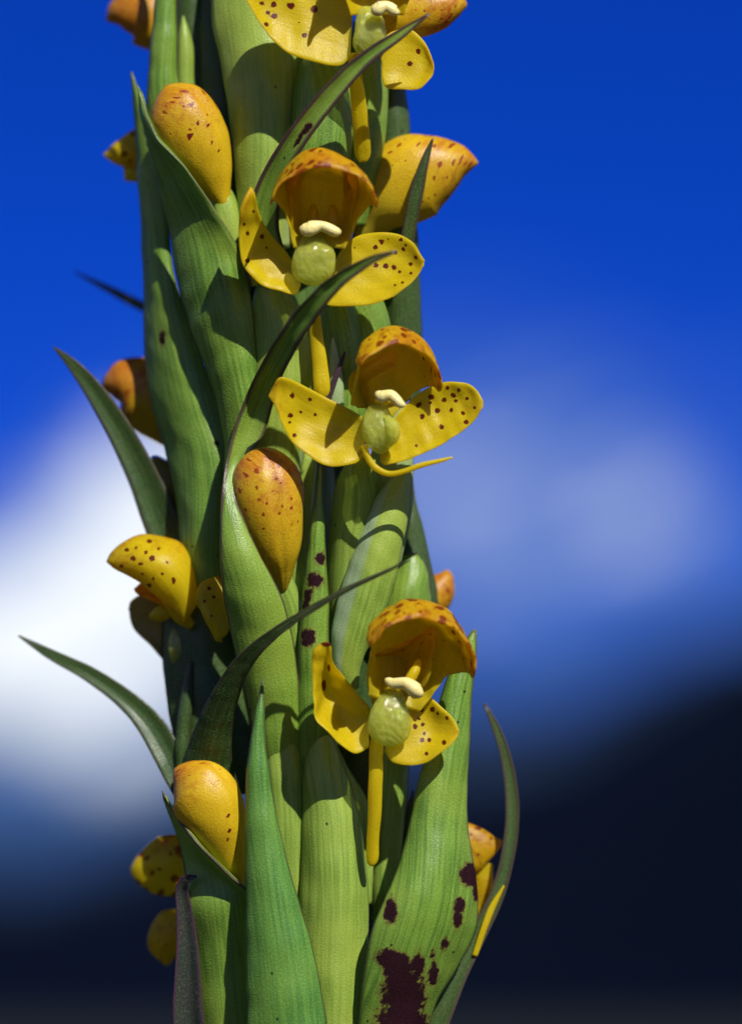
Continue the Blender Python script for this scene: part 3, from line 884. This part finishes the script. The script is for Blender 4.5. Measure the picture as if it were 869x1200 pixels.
# --- first full flower, facing the viewer
F1 = Frame(377, 234, 150, 2, 6, 2)
f1 = hood(F1, plant, attrs={'pale': lambda u, v, G: np.clip(0.45 - v * 1.6, 0, 0.5)})
sepal([across((352, 322), (352, 336), 140, 142, 0), across((338, 298), (346, 345), 138, 148, -6), across((322, 281), (326, 341), 140, 152, -10), across((309, 262), (301, 330), 146, 154, -12), across((302, 243), (284, 308), 158, 156, -10),
       across((299, 228), (280, 280), 168, 160, -3), across((296, 221), (281, 250), 168, 170, 6), across((293, 219), (285, 232), 166, 172, 3)], f1, orange=1.0,
      spots=[(289, 273, 2.5), (307, 277, 3), (289, 306, 2.5), (296, 247, 2), (285, 262, 2), (312, 290, 1.5)])
sepal([across((385, 330), (376, 346), 140, 142, 0), across((398, 296), (382, 357), 136, 150, -4), across((416, 278), (402, 359), 134, 156, -6), across((440, 272.5), (432, 357), 136, 160, -8), across((464, 274), (458, 349), 142, 162, -10), across((482, 284), (478, 336), 150, 162, -8), (across((493, 298), (490, 324), 158, 160, -3)), across((498, 305), (497, 311), 162, 162, 0)], f1, orange=0.3,
      spots=[(447, 283, 3), (440, 290, 3), (464, 296, 2.5), (470, 281, 2.5), (473, 292, 2.5), (476, 287, 2), (440, 312, 3), (451.5, 312, 3), (462, 314, 3), (468, 319, 2), (481, 310, 2.5), (482, 321, 2), (463, 335, 1.5), (472, 332, 1.5), (488, 302, 2), (415, 290, 1.5), (455, 280, 1.5)])
lip(367, 307, 158, 25, 27, f1)
anther((351, 266), (400, 269), 166, 8.6, f1, dip=0.84)
for x in (367, 390):
    tube('column', [(x, 244, 138, 4, 5), (x, 252, 150, 7, 8), (x, 262, 156, 7, 7), (x, 268, 160, 2, 3)], M['petal'], f1, nr=16, ns=14)
for s in (-1, 1):       # inner petals along the inside of the hood
    g = [F1(np.array([(s * 22, -55, 4), (s * 30, -54, 6), (s * 36, -52, 14)])), F1(np.array([(s * 24, -25, -2), (s * 34, -22, 4), (s * 34, -20, 22)])), F1(np.array([(s * 26, 5, -12), (s * 40, 5, -4), (s * 36, 6, 26)])), F1(np.array([(s * 24, 30, -12), (s * 40, 28, 2), (s * 33, 18, 30)])), F1(np.array([(s * 18, 44, 2), (s * 28, 40, 10), (s * 28, 26, 28)]))]
    sheet('petal', g, M['petal'], f1, thick=3, nr=36, nc=18, attrs={'pale': lambda u, v, G: np.clip(0.5 - v, 0, 0.5), 'orange': lambda u, v, G: 0.5 * v})
spur([(367, 350, 132, 7), (369, 380, 122, 7), (374, 420, 122, 8.5), (377, 450, 124, 9.5), (378, 461, 124, 7.5), (378, 466, 124, 3)], f1)

# --- second flower, turned to the right
F2 = Frame(447, 431, 148, 30, 6, 17, 0.9)
f2 = hood(F2, plant, attrs={'pale': lambda u, v, G: np.clip(0.45 - v * 1.6, 0, 0.5)})
sepal([across((424, 488), (428, 530), 150, 150, -3), across((402, 475), (417, 542), 146, 156, -8), across((384, 467), (394, 546), 146, 160, -10), across((364, 456), (370, 540), 150, 160, -12), across((344, 446), (349, 523), 158, 160, -12), across((332, 442), (334, 502), 166, 164, -8), across((325, 444), (324, 479), 168, 166, -2), across((317, 456), (314, 464), 160, 160, 0)], f2, orange=0.9,
      spots=[(342, 463, 3), (363, 468, 2.5), (339, 487.5, 3), (338, 495, 2), (344, 511, 2.5), (352, 483, 2), (369, 486, 2)])
sepal([across((452, 520), (444, 536), 148, 148, 0), across((462, 492), (450, 545), 144, 152, -4), across((478, 472), (468, 542), 142, 156, -6), across((498, 456), (492, 533), 142, 158, -8), across((522, 447.5), (520, 519), 146, 160, -10), across((545, 449), (542, 505), 152, 160, -8), across((558, 458), (557, 491), 158, 160, -3), across((566, 470), (566, 477), 160, 160, 0)], f2, orange=0.3,
      spots=[(524, 454, 2.5), (538, 457, 2.5), (505, 465, 3.5), (504, 472, 2), (490, 474.5, 3.5), (520, 468.5, 3), (531, 463, 3), (512.5, 482, 3.5), (494, 488, 3), (529, 481, 2.5), (517, 501, 3), (543, 484.5, 2.5), (547, 495, 2.5), (534, 470, 2), (548, 467, 2), (488, 523, 2), (556, 478, 2)])
lip(444, 506, 164, 20, 24, f2, tiltx=0.1)
tube('lip_lobe', [(452, 488, 170, 4, 4), (459, 500, 172, 9, 9), (459, 514, 170, 8, 8), (455, 522, 166, 2, 2)], M['lip'], f2, nr=18, ns=16)
anther((440, 459), (475, 473), 168, 6.6, f2, z2=178)
tube('column', [(436, 480, 140, 10, 9), (444, 472, 150, 9, 8), (454, 468, 160, 5, 5)], M['petal'], f2, nr=16, ns=16)
g = [across((418, 478), (440, 478), 150, 160, -6), across((408, 455), (432, 448), 158, 165, -8), across((414, 436), (446, 440), 172, 172, -6), across((440, 420), (462, 431), 182, 178, -4), across((462, 410), (467, 420), 188, 182, 0)]
sheet('petal', g, M['petal'], f2, thick=3.5, nr=36, nc=20, attrs={'orange': lambda u, v, G: 0.35 * v, 'pale': lambda u, v, G: np.clip(0.5 - v, 0, 0.5)})
tube('lip_tail', [(426, 522, 158, 5, 4), (431, 536, 160, 4, 3.5), (440, 548, 162, 4, 3), (455, 555, 164, 3.5, 3), (472, 552.5, 166, 3.2, 3), (494, 545, 168, 3.2, 2.5), (515, 540, 168, 2.5, 2), (530, 536, 168, 1, 1)], M['petal'], f2, nr=60, ns=10)

# --- third flower, turned further right
F3 = Frame(474, 763, 150, 22, 4, 17, 1.1)
f3 = hood(F3, plant, attrs={'pale': lambda u, v, G: np.clip(0.45 - v * 1.6, 0, 0.5)})
sepal([across((432, 828), (432, 876), 148, 150, -8), across((414, 807), (416, 882), 146, 160, -16), across((402, 793), (396, 869), 154, 168, -32), across((392, 777), (379, 853), 166, 172, -38), across((388, 764), (370, 838), 176, 170, -32), across((386, 754), (366, 800), 176, 166, -8), across((380, 752), (365, 772), 172, 168, 2), across((372, 756), (366, 762), 166, 166, 0)], f3, orange=0.5,
      spots=[(386, 782, 2, 4), (378, 803, 3, 6), (383, 755, 6, 2.5)])
sepal([across((470, 846), (450, 880), 146, 148, 0), across((484, 822), (460, 893), 142, 154, -4), across((496, 813), (480, 897), 140, 158, -8), across((510, 821), (500, 892), 142, 160, -10), across((524, 834), (516, 883), 148, 160, -8), across((533, 847), (528, 873), 154, 160, -3), across((537, 857), (536, 863), 158, 158, 0)], f3, orange=0.4,
      spots=[(493, 831, 3.5), (507, 831, 3), (513, 836, 2), (495, 849, 2.5), (524, 841, 2), (521, 871, 2.5), (490, 842, 2), (486, 851, 3), (497, 860, 2), (494, 868, 3), (503, 868, 2.5), (500, 884, 2.5)])
lip(457, 846, 164, 25, 28, f3)
anther((451, 795), (496, 811), 168, 8, f3, z2=178)
tube('column', [(440, 818, 138, 14, 10), (452, 810, 146, 12, 10), (466, 808, 156, 7, 7)], M['petal'], f3, nr=16, ns=16)
tube('column', [(490, 776, 158, 4, 5), (486, 786, 168, 6, 6), (480, 796, 170, 6, 6), (476, 802, 174, 2, 2)], M['petal'], f3, nr=16, ns=14)
g = [across((436, 826), (490, 812), 140, 150, -14), across((430, 800), (502, 798), 142, 160, -22), across((432, 775), (509, 768), 150, 170, -28), across((446, 765), (511, 745), 166, 176, -24), across((470, 758), (506, 734), 176, 180, -12)]
sheet('petal', g, M['petal'], f3, thick=3.5, nr=40, nc=36, attrs={'orange': lambda u, v, G: 0.55 * v, 'vs': lambda u, v, G: 0.5 * v, 'pale': lambda u, v, G: np.clip(0.5 - v, 0, 0.5)})
spur([(444, 848, 132, 7), (441, 876, 140, 8), (440, 905, 142, 8), (439, 945, 138, 8), (437, 980, 132, 7.2), (436, 1004, 128, 7.5), (435, 1012, 127, 5), (435, 1015, 127, 2)], f3)

# --- uppermost flower, cut by the upper edge of the picture
F0 = Frame(440, -40, 140, 15, 8, 0)
f0 = hood(F0, plant)
sepal([across((414, -5), (410, 68), 140, 146, -4), across((400, -25), (396, 77), 138, 152, -8), across((375, -40), (362, 71), 140, 156, -10), across((345, -42), (332, 58), 146, 156, -12), across((318, -36), (308, 32), 152, 156, -10), across((296, -24), (290, 2), 158, 158, -4), across((286, -16), (284, -8), 160, 160, 0)], f0, orange=0.3,
      spots=[(306, 4, 3), (321, 5, 3.5), (340, 7, 4), (313, 15, 2.5), (321, 19, 3.5), (368, 11, 4), (356, 42, 3), (311, 29, 2.5), (350, 27, 1.5)])
lip(433, 42, 158, 20, 25, f0)
anther((436, 6), (468, 12), 176, 8, f0)
sepal([across((448, 44), (446, 66), 138, 138, 0), across((462, 36), (450, 100), 134, 142, -4), across((480, 34), (472, 105), 134, 144, -6), across((496, 48), (492, 104), 138, 146, -6), across((504, 68), (504, 92), 144, 146, -2), across((507, 78), (507, 84), 146, 146, 0)], f0, orange=0.9, spots=[(490, 60, 3), (480, 75, 3)])
spur([(414, 62, 130, 6), (417, 95, 124, 8), (421, 130, 114, 9), (424, 165, 104, 9.5), (425, 182, 98, 9), (425, 190, 97, 4)], f0)
# hood standing out to the right behind it
bh = tube('flower', [(440, 40, 60, 18, 20), (462, 22, 64, 28, 26), (490, 12, 66, 32, 28), (520, 6, 66, 26, 24), (538, 5, 66, 14, 14), (547, 6, 66, 2, 2)], M['bud'], plant, attrs=top_orange(0.3))

# --- hood seen from the side, right edge
b3 = tube('flower', [(420, 285, 10, 10, 14), (436, 258, 14, 24, 22), (456, 232, 20, 44, 34), (484, 208, 24, 52, 38), (512, 196, 26, 40, 34), (536, 190, 26, 24, 24), (552, 190, 26, 10, 12), (560, 191, 26, 1, 1)], M['bud'], plant, nr=60, ns=40,
          attrs={'orange': lambda u, v, G: np.clip((v - 0.45) * 1.8, 0, 1), 'vs': lambda u, v, G: np.clip((v - 0.35) * 2, 0, 0.75), 'pale': lambda u, v, G: np.clip(0.9 - v * 1.9, 0, 1)})
# --- upper left bud in its bract
b1 = tube('bud', [(270, 260, 62, 4, 6), (259, 232, 66, 12, 12), (247, 200, 70, 27, 22), (233, 170, 74, 38, 29), (218, 143, 76, 41, 31), (207, 121, 76, 35, 27), (199, 107, 74, 19, 16), (195, 100, 72, 2, 2)], M['bud'], plant, nr=60, ns=44,
          seams=[(2.4, 0.08, 0.12)], attrs=top_orange(0.45, 1.8), spots=[(231, 145, 2.5), (222, 159, 4), (246, 145, 2), (225, 122, 2.5), (256, 176, 1.5), (249, 165, 1.5), (237, 172, 2), (257, 152, 2)])
b1o = ovary([(272, 330, 55, 18, 16), (268, 280, 58, 20, 18), (262, 240, 60, 16, 16), (256, 215, 60, 8, 10)], 'light')
# --- bud in the middle
b2 = tube('bud', [(332, 690, 96, 5, 8), (330, 668, 104, 15, 16), (326, 645, 110, 27, 25), (320, 612, 114, 36, 32), (314, 578, 114, 42, 34), (311, 552, 112, 38, 30), (310, 536, 110, 26, 22), (310, 529, 107, 12, 12), (310, 526, 106, 2, 2)], M['bud'], plant, nr=60, ns=44,
          seams=[(1.75, 0.07, 0.10)], attrs=top_orange(0.2, 1.3))
ovary([(338, 800, 70, 18, 16), (336, 730, 78, 20, 18), (332, 690, 88, 15, 14), (330, 668, 94, 8, 9)], 'light')
# --- bud at the lower left
b5 = tube('bud', [(284, 1046, 86, 4, 6), (276, 1022, 94, 12, 12), (268, 1000, 100, 21, 18), (258, 972, 106, 32, 26), (246, 945, 108, 40, 30), (232, 923, 108, 38, 27), (219, 911, 106, 25, 18), (208, 904, 104, 10, 9), (204, 902, 103, 2, 2)], M['bud'], plant, nr=60, ns=44, seams=[(2.6, 0.06, 0.12)],
          attrs=top_orange(0.6, 2.2), spots=[(269, 974, 2.5), (266, 984, 2), (248, 955, 2), (268, 955, 2)])
# --- left, behind
b4 = tube('bud', [(215, 520, -60, 16, 18), (195, 490, -60, 34, 30), (170, 462, -58, 42, 34), (148, 450, -56, 32, 28), (130, 452, -56, 16, 16), (120, 457, -56, 2, 2)], M['bud'], plant, attrs=top_orange(0.3))
tube('bud', [(215, 60, -80, 20, 20), (190, 30, -80, 36, 30), (165, 14, -80, 36, 30), (140, 16, -80, 20, 20), (125, 24, -80, 2, 2)], M['bud'], plant, attrs=top_orange(0.2))
fl = sheet('flower', [across((180, 160), (180, 200), -60, -60, 10), across((160, 151), (160, 198), -60, -60, 10), across((140, 163), (140, 194), -60, -60, 8), across((121, 181), (123, 184), -60, -60, 0)], M['petal'], plant, thick=6, attrs={'orange': lambda u, v, G: 0.4 + 0 * u, 'vs': lambda u, v, G: 0.8 + 0 * u})
sheet('side_sepal', [across((175, 192), (172, 212), -66, -66, 4), across((158, 192), (156, 213), -66, -66, 4), across((144, 192), (146, 212), -66, -66, 2)], M['petal'], fl, thick=5)
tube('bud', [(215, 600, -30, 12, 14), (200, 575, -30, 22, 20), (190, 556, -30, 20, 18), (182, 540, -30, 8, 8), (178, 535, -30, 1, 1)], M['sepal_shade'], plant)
tube('bud', [(486, 730, -30, 10, 12), (502, 706, -30, 22, 22), (514, 690, -30, 20, 20), (522, 676, -30, 10, 12), (524, 668, -30, 2, 2)], M['bud'], plant, attrs=top_orange(0.2))

# --- left flower seen from the side
f4 = sheet('flower', [across((231, 705), (216, 731), 48, 50, 6, 7), across((230, 680), (203, 712), 46, 54, 14, 7), across((226, 655), (186, 700), 40, 56, 22, 7), across((213, 637), (166, 684), 36, 56, 26, 7), across((190, 629), (148, 674), 34, 52, 24, 7), across((165, 627), (135, 667), 34, 48, 16, 7), across((143, 637), (129, 662), 36, 44, 6, 7), across((128, 652), (125, 659), 38, 42, 0, 7)],
           M['petal'], plant, nr=70, nc=50, thick=5, attrs={'orange': lambda u, v, G: np.clip(v - 0.35, 0, 0.6) + np.clip(0.3 - u, 0, 1) * 1.4, 'vs': lambda u, v, G: 0 * u},
           spots=[(175, 636, 2.8, 2), (157, 655, 2.8), (179, 655, 3.5), (165, 661, 2.8, 2), (144, 663, 2.4), (171, 649, 2), (186, 645, 2), (176, 684, 2.4), (181, 677, 2), (150, 646, 3, 2), (203, 680, 2.5, 4), (195, 660, 1.8), (190, 672, 1.6), (160, 644, 1.8), (168, 672, 1.6)])
sheet('petal', [across((222, 730), (205, 716), 30, 40, -4), across((204, 705), (186, 708), 20, 40, -6), across((185, 690), (163, 697), 14, 40, -6), across((168, 680), (157, 690), 14, 36, 0)], M['petal'], f4, thick=4, attrs={'orange': lambda u, v, G: 0.9 + 0 * u})
tube('column', [(224, 734, 40, 5, 6), (212, 722, 44, 10, 8), (200, 708, 46, 8, 7), (190, 700, 46, 3, 3)], M['petal'], f4, nr=20, ns=16)
sepal([across((240, 716), (262, 752), 70, 80, 0), across((230, 706), (256, 751), 76, 86, 4), across((230, 692), (260, 748), 80, 90, 6), across((238, 681), (268, 738), 78, 86, 4), across((256, 675), (276, 700), 70, 74, 0)], f4, orange=1.0, spots=[(245, 690, 2), (240, 705, 1.5), (250, 700, 2), (248, 722, 1.5)])
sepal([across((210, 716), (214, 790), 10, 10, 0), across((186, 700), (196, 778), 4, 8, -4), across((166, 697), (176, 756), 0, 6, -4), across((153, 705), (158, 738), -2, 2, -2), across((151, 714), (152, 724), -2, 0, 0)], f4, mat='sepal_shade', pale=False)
lip(208, 760, 22, 12, 22, f4, depth=9)
tube('anther', [(176, 722, 20, 3, 3), (186, 720, 26, 9, 8), (196, 718, 28, 8, 8), (204, 718, 28, 2, 2)], M['petal'], f4, nr=18, ns=14)

# --- flower half hidden at the lower left edge
f5 = sheet('flower', [across((222, 980), (220, 1052), -30, -24, 10, 7), across((205, 977), (200, 1050), -28, -22, 12, 7), across((184, 981), (181, 1048), -28, -22, 12, 7), across((166, 998), (164, 1036), -28, -24, 8, 7), across((153, 1018), (155, 1024), -28, -28, 0, 7)], M['petal'], plant, thick=5, nr=50, nc=40,
           attrs={'orange': lambda u, v, G: np.clip(0.4 - u, 0, 1) * 2, 'vs': lambda u, v, G: 0.9 + 0 * u})
sheet('side_sepal', [across((220, 1062), (215, 1120), -34, -30, 6), across((206, 1065), (203, 1124), -34, -30, 8), across((190, 1068), (196, 1131), -34, -30, 8), across((178, 1084), (183, 1122), -34, -32, 4), across((173, 1100), (174, 1112), -34, -34, 0)], M['petal'], f5, thick=5, attrs={'orange': lambda u, v, G: 0.5 + 0 * u, 'vs': lambda u, v, G: 0.3 + 0 * u})
# --- flower half hidden at the lower right edge
f6 = sheet('flower', [across((532, 962), (540, 1010), 20, 24, 6, 7), across((548, 964), (558, 1020), 18, 24, 6, 7), across((566, 972), (570, 1011), 16, 22, 6, 7), across((580, 981), (580, 1000), 14, 20, 3, 7), across((589, 985), (586, 992), 14, 16, 0, 7)], M['petal'], plant, thick=5, nr=50, nc=40,
           attrs={'orange': lambda u, v, G: 0.75 + 0 * u, 'vs': lambda u, v, G: 0.6 + 0 * u})
sheet('side_sepal', [across((545, 1010), (577, 1012), 10, 14, 4), across((548, 1035), (577, 1035), 10, 14, 4), across((550, 1060), (575, 1060), 10, 14, 4), across((550, 1085), (566, 1082), 10, 14, 2)], M['petal'], f6, thick=5, attrs={'orange': lambda u, v, G: 0.55 + 0 * u})
blade([(556, 1120, 62, 3), (566, 1090, 60, 3.5), (576, 1064, 56, 3.5), (590, 1038, 52, 1)], f6, mat=M['petal'], name='side_sepal', fold=0.1)
